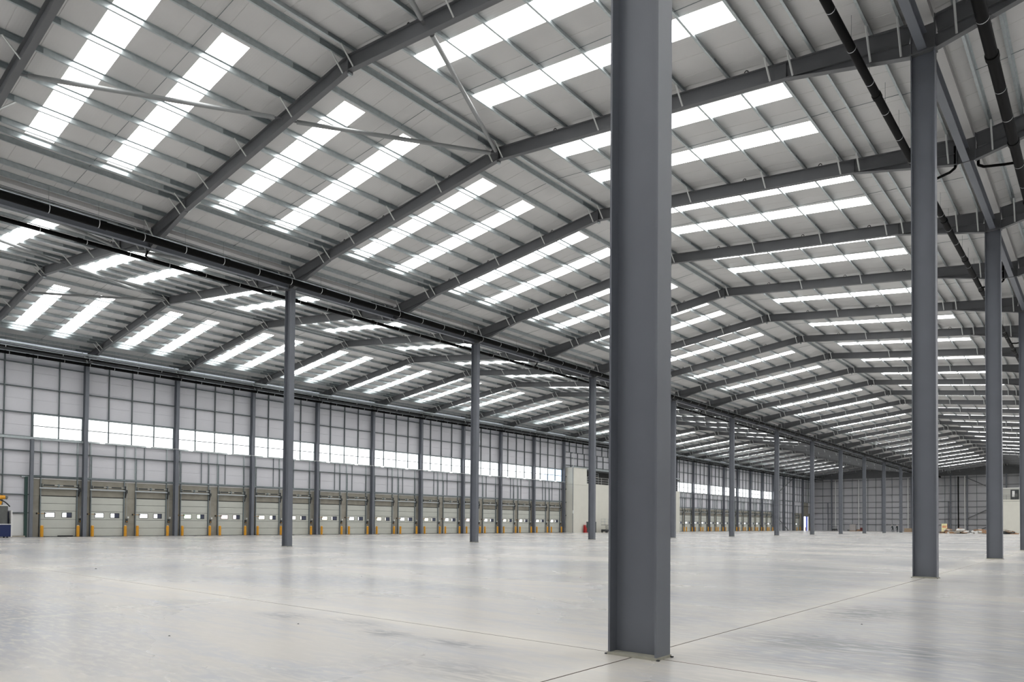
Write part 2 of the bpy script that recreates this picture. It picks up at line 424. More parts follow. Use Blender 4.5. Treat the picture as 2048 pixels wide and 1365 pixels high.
# ------------------------------------------------------------------ roof bracing tubes
def zr(R, x, d=.30): return RT - S*abs(x-R) - d
nodesL = [((-61.2, 0), (-57.3, 1), 'left'), ((-57.3, 1), (-53.15, 2), 'left'), ((-45, 0), (-49.1, 1), 'left'), ((-49.1, 1), (-53.15, 2), 'left'),
          ((-37.3, 0), (-41, 1), 'left'), ((-41, 1), (-37.3, 2), 'left'),
          ((-28.6, 0), (-24.6, 1), 'middle'), ((-24.6, 1), (-20.48, 2), 'middle'), ((-12.4, 0), (-16.5, 1), 'middle'), ((-16.5, 1), (-20.48, 2), 'middle')]
WORDS = ['far left of the picture, below the dock roof slope', 'meeting the dock roof ridge from the left', 'crossing below the left rooflights above the small pipe', 'meeting the dock roof ridge from the right',
         'beside the far pipes, nearer half', 'beside the far pipes, further half',
         'crossing the two big rooflights at top left', 'running up to the second ridge joint from the left', 'at the top edge of the picture beside the ridge', 'dropping from the first rafter to the second ridge joint']
for ((xa, ja), (xb, jb), nm), wd in zip(nodesL, WORDS):
    R = RIDGE[nm]
    pa = Vector((xa, Y(ja)+.08, zr(R, xa))); pb = Vector((xb, Y(jb)-.08, zr(R, xb)))
    if nm == 'middle' or True:
        d = (pb-pa).normalized()
        tb = MB().tube(pa+d*.35, pb-d*.35, .085, STEELD, 12)
        tb.box(0, 0, 0, 0, 0, 0, STEELD)
        e = empty('roof_brace', tuple(pa), label='round grey bracing tube ' + wd, cat='bracing tube', group='round roof bracing tubes')
        me = smooth(MB().tube(d*.35, (pb-pa)-d*.35, .085, BRACE, 12))
        put('tube', me, e)
        side = d.cross(Vector((0, 0, 1))).normalized()
        for nmx, q in (('end_plate', d*.22), ('end_plate', (pb-pa)-d*.22)):
            g = MB(); g.extrude([(-.06, -.008), (.06, -.008), (.06, .008), (-.06, .008)], q-d*.2, side, Vector((0, 0, 1)), d*.4, STEELD)
            put(nmx, g, e)

# ------------------------------------------------------------------ columns and valley beams
CH = 15.2
def col_meshes():
    sh = MB().extrude(iprof(.61, .31, .024, .016), (0, 0, .03), (1, 0, 0), (0, 1, 0), (0, 0, CH-.05), STEEL)
    sm = sh.mesh('shaft')
    bp = MB().box(-.315, .315, -.165, .165, .0, .03, BASEG).mesh('base_plate')
    bl = MB()
    for sx in (-.34, .31):
        for sy in (-.17, .14): bl.box(sx, sx+.03, sy, sy+.03, .0, .014, DARK)
    cp = MB().box(-.34, .34, -.17, .17, CH-.02, CH+.02, STEELD)
    for sy in (-.1, .1): cp.box(-.3, .3, sy-.006, sy+.006, CH+.02, CH+.75, STEELD)
    cp.box(-.012, .012, -.15, .15, CH+.02, CH+.8, STEELD)
    cp.box(.285, .31, -.155, .155, CH+.02, CH+.85, STEELD); cp.box(-.31, -.285, -.155, .155, CH+.02, CH+.85, STEELD)
    return sm, bp, bl.mesh('packing_shim'), cp.mesh('column_head')
CM = col_meshes()
cn = {'A': 0, 'B': 0}
for row, X, js in (('A', XA, range(0, 28, 2)), ('B', XB, range(0, 13, 2))):
    for j in js:
        n = j//2
        if row == 'B':
            lab = ['massive grey steel column standing nearest the camera, left of the floor joint crossing', 'grey steel column second in the near row, right of the big foreground column',
                   'grey steel column third in the near row, beyond a lit roof slope', 'grey steel column fourth in the near row, cut by the right picture edge'][n] if n < 4 else 'grey steel column %s in the near row, beyond the right edge' % ORD[n+1]
        else:
            lab = 'grey steel column %s in the far row, under the black pipes' % ORD[n] if n > 0 else 'grey steel column ahead of the far row, past the left picture edge'
        cx = empty('steel_column', (X, Y(j) - (.10 if row == 'B' and j == 0 else 0), 0), label=lab, cat='column', group='inner columns on polished concrete')
        put('shaft', CM[0], cx); put('base_plate', CM[1], cx); put('packing_shim', CM[2], cx)['kind'] = 'stuff'; put('column_head', CM[3], cx)
for row, X, jm in (('A', XA, 26), ('B', XB, 12)):
    for j in range(-2, jm, 2):
        y0_, y1_ = Y(j)+.17, Y(j+2)-.17
        e = empty('valley_beam', (X, y0_, 15.24), label='grey steel valley beam, %s length back from the camera, over the %s column row' % (ORD[(j+2)//2+1], 'far' if row == 'A' else 'near'), cat='beam', group='valley beams between column heads')
        put('beam', MB().extrude(iprof(.46, .23, .024, .016), (0, 0, .23), (0, 0, 1), (1, 0, 0), (0, y1_-y0_, 0), STEEL), e)
        st = MB()
        ym = (y1_-y0_)/2
        st.box(-.31, .31, ym-.012, ym+.012, -.02, .85, STEELD)
        st.box(-.115, .115, ym-.16, ym-.15, .02, .44, STEELD); st.box(-.115, .115, ym+.15, ym+.16, .02, .44, STEELD)
        put('connection_plate', st, e)
# ------------------------------------------------------------------ rainwater pipes
def pipe(X, Z, r, y0, y1, label, pitch=2.0, nmax=48, rods=True, phase=.6, straps=True):
    e = empty('rainwater_pipe', (X, y0, Z), label=label, cat='pipe', group='black rainwater pipes under the roof')
    put('pipe_run', smooth(MB().tube((0, 0, 0), (0, y1-y0, 0), r, BLACK, 18)), e)
    sk = MB(); yy = 5.0
    while yy < y1-y0-1:
        sk.tube((0, yy, 0), (0, yy+.22, 0), r*1.17, BLACK, 18); sk.tube((0, yy-.03, 0), (0, yy, 0), r*1.05, BLACK, 18, True, r*1.17); yy += 6.0
    put('pipe_socket', smooth(sk), e)['kind'] = 'stuff'
    s1 = MB()
    n = 16
    for (ya, yb) in ((-.015, .015),):
        rr = r*1.05
        ring = [(math.cos(2*math.pi*i/n)*rr, math.sin(2*math.pi*i/n)*rr) for i in range(n)]
        for i in range(n):
            p, q = ring[i], ring[(i+1) % n]
            s1.box(0, 0, 0, 0, 0, 0, STRAP) if False else s1.poly([(p[0], ya, p[1]), (q[0], ya, q[1]), (q[0], yb, q[1]), (p[0], yb, p[1])], [(0, 1, 2, 3)], STRAP)
    s1.tube((0, 0, r), (0, 0, 16.15-Z), .006, GALVD, 5)
    sm = s1.mesh('pipe_strap')
    k = 0; yy = phase; rest = MB()
    while yy < y1-y0:
        if k < nmax: put('pipe_strap', sm, e, (0, yy, 0))
        else:
            rest.poly([(v.co.x, v.co.y+yy, v.co.z) for v in sm.vertices], [tuple(p.vertices) for p in sm.polygons], STRAP)
        k += 1; yy += pitch
    if rest.v: put('pipe_strap', rest, e)['kind'] = 'stuff'
    rail = MB().box(-.02, .02, 0, y1-y0, r+.03, r+.06, GALV)
    put('support_rail', rail, e)
    return e
pA = pipe(-35.45, 15.14, .175, YN+.2, YF-.4, 'thick black rainwater pipe on the camera side of the far column row', phase=.9)
pA2 = pipe(-38.4, 15.19, .105, YN+.2, YF-.4, 'thin black rainwater pipe behind the far column row', phase=1.4)
pB = pipe(-5.55, 15.18, .12, YN+.2, YF-.6, 'black rainwater pipe crossing below the rafters left of the near columns', phase=.2)
pB2 = pipe(-2.5, 15.16, .155, YN+.2, YF-.6, 'thick black rainwater pipe at the top right corner', phase=1.1)
pW = pipe(-68.62, 15.16, .13, YN+.2, YF-.4, 'black rainwater pipe along the top of the dock wall', phase=1.8)
pW2 = pipe(-66.35, 15.18, .075, YN+.2, YF-.4, 'thinnest black pipe hung under the roof in front of the dock wall', phase=1.0)
def outlets(e, X, Z, Xg, ys, rr=.05):
    for k, yy in enumerate(ys):
        m = MB(); oy = yy - e.location.y; g = Xg-X
        m.path([(g, oy, 15.95-Z), (g, oy, 15.12-Z), (g*.85, oy, 15.0-Z), (g*.35, oy+.4, 15.05-Z), (0, oy+.8, 0)], rr, BLACK, 8)
        put('outlet_branch', smooth(m), e)
outlets(pA2, -38.4, 15.19, XA-.35, [Y(j) for j in (1, 5, 9, 13, 17)])
outlets(pB, -5.55, 15.18, XB-.35, [Y(j) for j in (3, 5, 7)])
outlets(pB2, -2.5, 15.16, XB+.35, [Y(j)+.3 for j in (1, 3)])
# vertical drops on the far wall
for x, m_, r, lab in ((-62.6, WHITE, .11, 'white vertical pipe on the far end wall near its left corner'), (-56.2, WHITE, .11, 'white vertical pipe on the far end wall left of its middle'), (-43.3, WHITE, .11, 'white vertical pipe on the far end wall beside the second column from the camera'),
                      (-29.7, WHITE, .12, 'white vertical pipe on the far end wall right of the black one'), (-31.2, BLACK, .14, 'black vertical pipe on the far end wall')):
    e = empty('downpipe', (x, YF-.75, 0), label=lab, cat='pipe', group='vertical pipes on the far end wall')
    put('pipe_run', smooth(MB().tube((0, 0, 1.6 if m_ is WHITE else .6), (0, 0, 15.1), r, m_, 12)), e)
    put('pipe_foot', smooth(MB().tube((0, 0, 0), (0, 0, 1.62 if m_ is WHITE else .62), r*1.15, m_, 12)), e)
    for zc in (3, 6, 9, 12): put('pipe_clip', MB().box(-r*1.4, r*1.4, -.03, .5, zc, zc+.06, GALVD), e)

# ------------------------------------------------------------------ cable tray along the eaves
def cable_tray():
    e = empty('cable_tray', (-66.95, YN+1, 15.62), label='bright perforated galvanised cable tray hung along the eaves above the dock wall', cat='cable tray')
    L_ = YF-YN-2
    put('tray_base', MB().box(-.30, .30, 0, L_, 0, .012, GALV), e)
    put('tray_side', MB().box(-.312, -.30, 0, L_, 0, .07, GALV), e); put('tray_side', MB().box(.30, .312, 0, L_, 0, .07, GALV), e)
    rb = MB(); yy = 0
    while yy < 130: rb.box(-.3, .3, yy, yy+.05, -.012, 0, GALVL); yy += .3
    put('tray_rib', rb, e)['kind'] = 'stuff'
    hg = MB(); yy = 1.0
    while yy < L_: hg.tube((-.3, yy, 0), (-.3, yy, .75), .008, GALVL, 4); hg.tube((.3, yy, 0), (.3, yy, .75), .008, GALVL, 4); yy += 2
    put('hanger_rod', hg, e)['kind'] = 'stuff'
cable_tray()

# ------------------------------------------------------------------ left wall
XS = XW-.42                                  # inner face of the cladding
wl = tag(put('wall_left', MB().box(XS-.5, XS-.08, YN-.5, YF+.5, -.3, 17.2, CLAD)), kind='structure')
GZ = [2.05, 3.6, 5.2, 7.28, 8.45, 10.52, 12.68, 14.68]
panel_cache = {}
def wall_panel(parent, y0, y1, z0, z1, m=CLAD):
    key = (round(y1-y0, 3), round(z1-z0, 3), m.name)
    if key not in panel_cache:
        L_, H = y1-y0, z1-z0; c_ = .004
        panel_cache[key] = MB().poly([(-.08, 0, 0), (-.08, L_, 0), (-.08, L_, H), (-.08, 0, H), (0, c_, c_), (0, L_-c_, c_), (0, L_-c_, H-c_), (0, c_, H-c_)],
                                     [(4, 5, 6, 7), (0, 1, 5, 4), (1, 2, 6, 5), (2, 3, 7, 6), (3, 0, 4, 7)], m).mesh('wall_panel')
    return put('wall_panel', panel_cache[key], parent, (XS, y0, z0))
def girt(parent, y0, y1, z, h=.075, m=RAIL, d=.2, name='wall_rail'):
    return put(name, MB().box(XS+.01, XS+d, y0, y1, z-h/2, z+h/2, m), parent)
def wpost(parent, y, z0, z1, wdt=.075, m=RAIL, d=.17, name='wall_post'):
    return put(name, MB().box(XS+.02, XS+d, y-wdt/2, y+wdt/2, z0, z1, m), parent)
def zpanels(y0, y1, z0, z1, step=1.05):
    n = max(1, round((z1-z0)/step))
    for i in range(n): wall_panel(wl, y0, y1, z0+(z1-z0)*i/n, z0+(z1-z0)*(i+1)/n)
# door parts
SL = [0, .75, 1.5, 2.25, 2.89, 3.5]
DW = 2.70
def door_parts():
    d = {}
    for i in range(5):
        h = SL[i+1]-SL[i]; c_ = .012
        d['slat', i] = MB().poly([(0, 0, 0), (0, DW, 0), (0, DW, h), (0, 0, h), (.045, c_, .018), (.045, DW-c_, .018), (.045, DW-c_, h-.018), (.045, c_, h-.018)],
                                 [(4, 5, 6, 7), (0, 1, 5, 4), (1, 2, 6, 5), (2, 3, 7, 6), (3, 0, 4, 7), (0, 1, 2, 3)], DOOR)
        # pressed line in the middle of each section
        pass
        d['slat', i] = d['slat', i].mesh('door_slat')
    fr = MB()
    for (a_, b_) in ((.34, 1.04), (1.64, 2.34)):
        z0, z1 = 1.71, 2.09
        fr.box(.04, .062, a_-.04, b_+.04, z0-.04, z0, SEAL); fr.box(.04, .062, a_-.04, b_+.04, z1, z1+.04, SEAL)
        fr.box(.04, .062, a_-.04, a_, z0, z1, SEAL); fr.box(.04, .062, b_, b_+.04, z0, z1, SEAL)
    for z in SL[1:-1]: fr.box(.0, .03, 0, DW, z-.02, z+.02, SEAL)
    d['frame'] = fr.mesh('pane_frame')
    for nm, m_ in (('w', PANE), ('y', PANEY), ('g', PANEG), ('p', PANEP)):
        d['p1', nm] = MB().box(.04, .052, .34, 1.04, 1.71, 2.09, m_).mesh('window_pane')
        d['p2', nm] = MB().box(.04, .052, 1.64, 1.96, 1.71, 2.09, m_).mesh('window_pane')
        d['p2s', nm] = MB().box(.04, .052, 1.64, 1.76, 1.71, 2.09, m_).mesh('window_pane')
    d['dark'] = MB().box(.04, .052, 1.96, 2.34, 1.71, 2.09, PANED).mesh('window_pane')
    d['darkL'] = MB().box(.04, .052, 1.76, 2.34, 1.71, 2.09, PANED).mesh('window_pane')
    d['seal'] = MB().box(.0, .07, .0, DW, -.0, .045, SEAL).mesh('bottom_seal')
    for s_, y_ in (('L', -.09), ('R', DW+.01)):
        d['track', s_] = MB().box(.02, .16, y_, y_+.08, 0, 7.2, GALVD).mesh('door_track')
        d['jamb', s_] = MB().box(-.06, .03, y_-.02, y_+.10, 0, 3.6, SEAL).mesh('door_jamb')
    d['head'] = MB().box(-.06, .04, -.1, DW+.1, 3.5, 3.57, SEAL).mesh('head_seal')
    d['rail'] = MB().box(.14, .24, -.16, DW+.30, 4.14, 4.26, ALU).mesh('cross_rail')
    sh = MB().tube((.22, -.05, 4.45), (.22, DW+.22, 4.45), .022, GALVL, 8)
    d['shaft'] = smooth(sh)
    sp = MB()
    sp.tube((.22, .12, 4.45), (.22, .95, 4.45), .052, DARK, 10); d['spring1'] = smooth(sp)
    d['spring2'] = smooth(MB().tube((.22, 1.62, 4.45), (.22, 2.45, 4.45), .052, DARK, 10))
    d['bracket'] = MB().box(.02, .26, 1.24, 1.34, 4.30, 4.56, GALVD).box(.02, .26, -.02, .04, 4.26, 4.56, DARK).box(.02, .30, DW+.05, DW+.14, 4.22, 4.62, DARK).mesh('shaft_bracket')
    op = MB().box(.05, .30, DW+.10, DW+.28, 3.98, 4.28, DARK)
    op.tube((.24, DW+.16, 3.98), (.24, DW+.10, 3.55), .05, SEAL, 8)
    d['op'] = op.mesh('door_operator')
    lv = MB().tube((.09, -.30, 2.02), (.09, .28, 2.0), .018, YEL, 6).box(.06, .12, .26, .42, 1.97, 2.05, SEAL).box(.04, .12, -.34, -.24, 1.94, 2.08, SEAL)
    d['latch'] = lv.mesh('door_latch')
    cb = MB().box(.02, .14, DW+.24, DW+.40, 1.28, 1.62, DARK).box(.14, .15, DW+.27, DW+.35, 1.33, 1.40, YEL).box(.03, .12, DW+.36, DW+.50, 1.66, 1.84, WHITE)
    d['box'] = cb.mesh('control_box')
    d['wire'] = MB().box(.01, .03, DW+.30, DW+.325, 1.6, 4.95, ALU).mesh('conduit')
    return d
DP = door_parts()
bol = MB().tube((0, 0, 0), (0, 0, .9), .125, YEL, 14).tube((0, 0, .9), (0, 0, .99), .125, YEL, 14, True, .10).mesh('sleeve'); smooth(bol)
cap = smooth(MB().tube((0, 0, .96), (0, 0, 1.02), .118, YELC, 14, True, .05))
ring = MB().box(-.17, .17, -.17, .17, 0, .02, DARK).mesh('foot_plate')
door_no = 0; bol_no = 0
XD = XS + .02
def bollard(x, y, lab):
    e = empty('bollard', (x, y, 0), label=lab, cat='bollard', group='yellow bollards guarding the dock doors')
    put('sleeve', bol, e); put('cap', cap, e); put('foot_plate', ring, e)
def dock_door(y0, full=True, tint='w', half=True, box=True):
    """sectional dock door; y0 = its left edge"""
    global door_no
    door_no += 1
    e = empty('door_%d' % door_no, (XD, y0, 0), kind='structure')
    for i in range(5): put('door_slat', DP['slat', i], e, (0, 0, SL[i]))
    put('pane_frame', DP['frame'], e)
    put('window_pane', DP['p1', tint], e)
    if half: put('window_pane', DP['p2', tint], e); put('window_pane', DP['dark'], e)
    else: put('window_pane', DP['p2s', tint], e); put('window_pane', DP['darkL'], e)
    put('bottom_seal', DP['seal'], e)
    for s_ in 'LR':
        put('door_track', DP['track', s_], e)
        if full: put('door_jamb', DP['jamb', s_], e)
    put('head_seal', DP['head'], e); put('cross_rail', DP['rail'], e); put('spring_shaft', DP['shaft'], e)
    put('spring', DP['spring1'], e); put('spring', DP['spring2'], e); put('shaft_bracket', DP['bracket'], e); put('door_operator', DP['op'], e)
    if full: put('door_latch', DP['latch'], e)
    if box: put('control_box', DP['box'], e); put('conduit', DP['wire'], e)
    side = 'nearer dock doors' if door_no <= 19 else 'distant dock doors'
    n = door_no if door_no <= 19 else door_no-19
    bollard(XW+.12, y0-.02, 'yellow bollard at the left of the %s roll-up door of the %s' % (ORD[n], side))
    bollard(XW+.12, y0+DW+.04, 'yellow bollard at the right of the %s roll-up door of the %s' % (ORD[n], side))
    return e
def conc(y0, y1, z0, z1):
    return put('concrete_panel', MB().poly([(XS-.06, y0, z0), (XS-.06, y1, z0), (XS-.06, y1, z1), (XS-.06, y0, z1), (XS+.03, y0+.006, z0+.006), (XS+.03, y1-.006, z0+.006), (XS+.03, y1-.006, z1-.006), (XS+.03, y0+.006, z1-.006)],
                                           [(4, 5, 6, 7), (0, 1, 5, 4), (1, 2, 6, 5), (2, 3, 7, 6), (3, 0, 4, 7)], CONC), wl)
def thin_posts(ys, z0=5.15, z1=8.4):
    for y in ys: wpost(wl, y, z0, z1, .05, GALVD, .10)
win_no = 0
def windows(y0, y1, posts, near=True, blue=False):
    global win_no
    win_no += 1
    e = empty('window_%d' % win_no, (XS, y0, 8.5), kind='structure')
    ed = [y0]+posts+[y1]
    for k, (u0, u1) in enumerate(zip(ed, ed[1:])):
        for q, (z0, z1) in enumerate(((0, .98), (.98, 1.98))):
            bl = blue and (k > 1 or (q == 0 and k > 0))
            put('window_pane', MB().poly([(0, u0-y0+.03, z0+.02), (0, u1-y0-.03, z0+.02), (0, u1-y0-.03, z1-.02), (0, u0-y0+.03, z1-.02)], [(0, 1, 2, 3)], WINB if bl else WINL).box(-.03, -.004, u0-y0+.02, u1-y0-.02, z0+.01, z1-.01, WHITE), e)
    fr = MB().box(-.03, .07, 0, y1-y0, .94, 1.01, RAIL)
    for p in ed: fr.box(-.03, .14, p-y0-.045, p-y0+.045, 0, 1.98, RAIL)
    fr.box(-.03, .06, 0, y1-y0, -.05, .03, GALV); fr.box(-.03, .06, 0, y1-y0, 1.95, 2.03, GALV)
    put('window_frame', fr, e)
TINT = ['w', 'w', 'w', 'g', 'p', 'y', 'y', 'y', 'w', 'y', 'w', 'y', 'w', 'p', 'w', 'y', 'w', 'w', 'w'] + ['w']*20
def dock_bay(j, full=True, blue=False):
    y0, y1 = Y(j), Y(j+1)
    d1, d2 = y0+.68, y0+4.50
    zpanels(y0, y1, 5.15, 8.42); zpanels(y0, y1, 10.55, 16.3, 1.15)
    windows(y0+.15, y1-.15, [y0+2, y0+4, y0+6], full, blue)
    for z in (7.28, 12.68, 14.68): girt(wl, y0+.1, y1-.1, z)
    girt(wl, y0+.1, y1-.1, 8.42, .11, GALV, .22); girt(wl, y0+.1, y1-.1, 10.56, .09, GALVD, .2)
    girt(wl, y0+.1, y1-.1, 5.18, .16, GALVD, .2)
    put('flashing', MB().box(XS+.03, XS+.06, y0+.1, y1-.1, 4.96, 5.06, WHITE), wl)
    for q in (2, 4, 6): wpost(wl, y0+q, 10.6, 15.6, .075)
    for q in (2.7, 5.2): wpost(wl, y0+q, 5.25, 8.38, .05, GALVD, .12)
    for q in (.55, 3.42, 4.37, 7.24): wpost(wl, y0+q+.02, 5.25, 8.38, .10, GALV, .12)
    for d in (d1, d2): conc(d-.1, d+DW+.1, 3.5, 5.02)
    conc(y0, d1-.1, 0, 3.5); conc(y0, d1-.1, 3.5, 5.02)
    conc(d1+DW+.1, d2-.1, 0, 3.5); conc(d1+DW+.1, d2-.1, 3.5, 5.02)
    conc(d2+DW+.1, y1, 0, 3.5); conc(d2+DW+.1, y1, 3.5, 5.02)
    for d in (d1, d2): dock_door(d, full, TINT[door_no], half=(door_no < 6), box=True)
def plain_bay(j, y0=None, y1=None, posts=(2, 4, 6), z0=0, name=None):
    a_, b_ = y0 if y0 is not None else Y(j), y1 if y1 is not None else Y(j+1)
    zpanels(a_, b_, z0, 5.2); zpanels(a_, b_, 5.2, 8.42); zpanels(a_, b_, 8.42, 10.52); zpanels(a_, b_, 10.52, 16.3, 1.15)
    for z in GZ:
        if z > z0: girt(wl, a_+.05, b_-.05, z, .16 if z == 8.45 else .075)
    for q in posts:
        if a_ < Y(j)+q < b_: wpost(wl, Y(j)+q, z0, 15.6)
# bays behind and beside the camera
for j in range(-3, 1): plain_bay(j)
# first bay in view: plain to 19.0, then one dock door
YC = 19.0
plain_bay(1, None, YC, posts=(2,))
a_, b_ = YC, Y(2)
zpanels(a_, b_, 5.15, 8.42); zpanels(a_, b_, 10.55, 16.3, 1.15); windows(a_+.12, b_-.15, [Y(1)+6])
for z in (7.28, 12.68, 14.68): girt(wl, a_+.1, b_-.1, z)
girt(wl, Y(1)+.1, b_-.1, 8.38, .2, GALV, .26); girt(wl, a_+.1, b_-.1, 10.56, .09); girt(wl, a_+.1, b_-.1, 5.18, .16)
wpost(wl, Y(1)+4, 8.45, 15.6); wpost(wl, Y(1)+6, 10.6, 15.6); wpost(wl, 21.1, 5.25, 8.38, .05, GALVD, .12)
for q in (19.78, 22.56): wpost(wl, q, 5.25, 8.38, .10, GALV, .12)
put('flashing', MB().box(XS+.03, XS+.06, a_+.1, b_-.1, 4.96, 5.06, WHITE), wl)
conc(19.7, 22.65, 3.5, 5.02); conc(a_, 19.7, 0, 3.5); conc(a_, 19.7, 3.5, 5.02); conc(22.65, b_, 0, 3.5); conc(22.65, b_, 3.5, 5.02)
dock_door(19.82, tint='w')
for j in range(2, 11): dock_bay(j, blue=(j == 10))
# bays over the pod
for j in range(11, 16): 
    a_, b_ = Y(j), Y(j+1)
    zpanels(a_, b_, 10.6, 16.3, 1.15)
    for z in (11.4, 12.68, 13.6, 14.68): girt(wl, a_+.1, b_-.1, z)
    girt(wl, a_+.1, b_-.1, 10.95, .25, GALV, .26)
    for q in (2, 4, 6): wpost(wl, a_+q, 13.6, 15.6); wpost(wl, a_+q+.4, 11, 13.6, .05)
for j in range(16, 23): dock_bay(j, full=False)
for j in (23, 24): plain_bay(j)
# last two bays: a closed door, then one standing open
for j, yd in ((25, Y(25)+2.6), (26, Y(26)+2.0)):
    y0, y1 = Y(j), (Y(j+1) if j < 26 else YF)
    zpanels(y0, y1, 5.15, 8.42); zpanels(y0, y1, 8.42, 16.3, 1.15)
    for z in (7.28, 8.45, 10.52, 12.68, 14.68): girt(wl, y0+.1, min(y1, YF)-.1, z)
    for q in (2, 4, 6): wpost(wl, y0+q, 8.5, 15.6)
    dl = yd
    if j == 25:
        conc(y0, yd-.1, 0, 5.1); conc(yd-.1, yd+DW+.1, 3.5, 5.1); conc(yd+DW+.1, y1, 0, 5.1); dock_door(yd, False, 'w', False)
    else:
        conc(y0, yd, 0, 5.1); conc(yd, yd+4.2, 4.3, 8.3); conc(yd+4.2, y1, 0, 5.1)
        bollard(XW+.2, yd-.1, 'yellow bollard at the left of the open door in the far corner'); bollard(XW+.2, yd+4.2, 'yellow bollard at the right of the open door in the far corner')
        e = empty('door_%d' % (door_no+1), (XS, yd, 0), kind='structure')
        put('doorway_daylight', MB().box(.03, .04, .05, 1.9, .02, 4.2, WINL), e)
        put('door_leaf', MB().box(.03, .06, 1.9, 3.7, .02, 4.2, mat('blue_outside', (.10, .13, .42), .5, emit=.6)), e)  # glowing blue panel added in place of the truck outside the doorway
        put('door_frame', MB().box(.0, .1, -.08, .05, 0, 4.3, DARK).box(.0, .1, 3.95, 4.1, 0, 4.3, WHITE).box(0, .1, -.08, 4.1, 4.2, 4.34, DARK).box(.03, .05, 3.7, 3.95, 0, 4.2, WINL), e)
# stored vertical door curtains above the doors are seen as pale sheets; wall bracing
for (p, q, lab) in (((XW+.1, Y(23)+.4, 4.6), (XW+.1, Y(24)+3.6, .1), 'dark diagonal brace low on the dock wall near the far corner'), ((XW+.1, Y(23)+.4, 9.3), (XW+.1, Y(24)+7.5, 15.0), 'dark diagonal brace high on the dock wall near the far corner')):
    tag(put('wall_brace', MB().tube(p, q, .11, STEELD, 8)), lab, 'brace')
# wall columns
wcs = MB().extrude(iprof(.50, .30, .022, .014), (0, 0, .02), (1, 0, 0), (0, 1, 0), (0, 0, 15.2), STEEL).mesh('shaft')
wcb = MB().box(-.3, .3, -.2, .2, 0, .025, STEELD).mesh('base_plate')
wch = MB().box(-.25, .25, -.15, .15, 15.2, 16.0, STEELD).mesh('column_head')
for j in range(0, 28):
    e = empty('wall_column', (XW, Y(j), 0), label='grey steel column against the dock wall, %s from the left picture edge' % ORD[j-1] if j >= 2 else 'grey steel column against the dock wall, outside the left picture edge, number %s' % ORD[j+1], cat='column', group='columns along the dock wall')
    put('shaft', wcs, e); put('base_plate', wcb, e); put('column_head', wch, e)
tag(put('door_post', MB().extrude(iprof(.30, .24, .02, .014), (XW-.0, YC, 0), (1, 0, 0), (0, 1, 0), (0, 0, 8.3), STEEL)), 'short grey steel post left of the first dock door, stopping below the glazing', 'post')
e = empty('door_frame', (XS, Y(1)+1.9, 0), label='dark green steel frame round the small opening left of the first dock door', cat='frame')
put('frame_post', MB().box(.0, .25, 1.66, 1.86, 0, 5.1, mat('dark_green_grey_paint', (.03, .07, .06), .5)), e)
put('frame_post', MB().box(.0, .16, -.9, -.78, 0, 2.0, GALV), e)
put('sill', MB().box(.0, .3, -.78, 1.72, 0, .12, STONE), e); put('lintel', MB().box(.0, .2, 1.4, 2.0, 5.05, 5.15, GALV), e)
put('leaf', MB().box(.02, .05, -.76, 1.70, .14, 1.98, WHITE), e)
# eaves beam at the head of the wall and conduit under the glazing
tag(put('eaves_beam', MB().extrude(iprof(.5, .2), (XW+.05, YN, 15.75), (0, 0, 1), (1, 0, 0), (0, YF-YN, 0), STEELD)), 'dark grey eaves beam along the head of the dock wall', 'beam')
e = empty('lighting_conduit', (XW+.28, Y(2)+.4, 8.42), label='thin white lighting conduit run below the high dock windows', cat='conduit')
put('conduit', MB().box(0, .03, 0, Y(11)-Y(2), 0, .035, WHITE), e)
for k, yy in enumerate([.7+4*i for i in range(18)]):
    put('light_fitting', MB().box(-.04, .08, yy, yy+.38, -.07, .07, TUBEL), e)
# small litter by the first door
tag(put('rubber_mat', MB().box(XD+.12, XD+.32, 21.1, 22.25, .0, .12, SEAL)), 'black rubber buffer lying at the foot of the first dock door', 'buffer')

# ------------------------------------------------------------------ pod beyond the near dock doors
XP = -67.75
px0, px1 = 95.45, 134.0
e = tag(put('wall_trim', MB().box(XS, XS+.01, px0, px1, 0, .1, CREAM)), kind='structure')
pod = empty('office_pod', (XP, px0, 0), label='cream boarded two-storey pod built out from the wall after the dock doors', cat='partition')
def podbox(name, x0, x1, y0, y1, z0, z1, m): return put(name, MB().box(x0, x1, y0, y1, z0, z1, m), pod)
podbox('board', -1.95, 0, 0, 4.0, 0, 8.0, CREAM); podbox('board', -1.95, 0, 4.01, 38, 0, 8.35, CREAM)
podbox('board', -1.95, .0, 0, 4.0, 8.02, 10.86, CREAM)
podbox('corner_post', -.06, .03, -.04, .02, 0, 10.9, GALVD)
podbox('top_rail', -.1, .08, -.1, 38, 10.86, 11.02, GALV); podbox('top_rail', -.1, .06, 4.0, 38, 10.45, 10.55, DARK)
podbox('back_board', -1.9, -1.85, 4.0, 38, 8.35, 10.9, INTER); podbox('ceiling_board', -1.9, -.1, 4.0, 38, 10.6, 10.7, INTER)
podbox('standing_pole', -.02, .04, .0, .05, 10.9, 13.6, WHITE)
podbox('switch_box', -.05, .10, -.10, .12, 3.2, 3.7, WHITE)
podbox('personnel_door', .0, .04, 3.9, 6.9, 0, 1.85, mat('dark_green_door', (.03, .05, .05), .5))
rl = MB()
for zz in (8.7, 9.1, 9.5): rl.tube((-.05, 4.0, zz), (-.05, 38, zz), .025, GALVL, 6)
for k in range(16): rl.tube((-.05, 4.2+k*2.2, 8.35), (-.05, 4.2+k*2.2, 9.5), .025, GALVL, 6)
put('guard_rail', rl, pod)
sc_ = MB()
for yy in (7.0, 8.3):
    for xx in (-1.2, -.5): sc_.tube((xx, yy, 8.36), (xx, yy, 10.3), .025, ALU, 6)
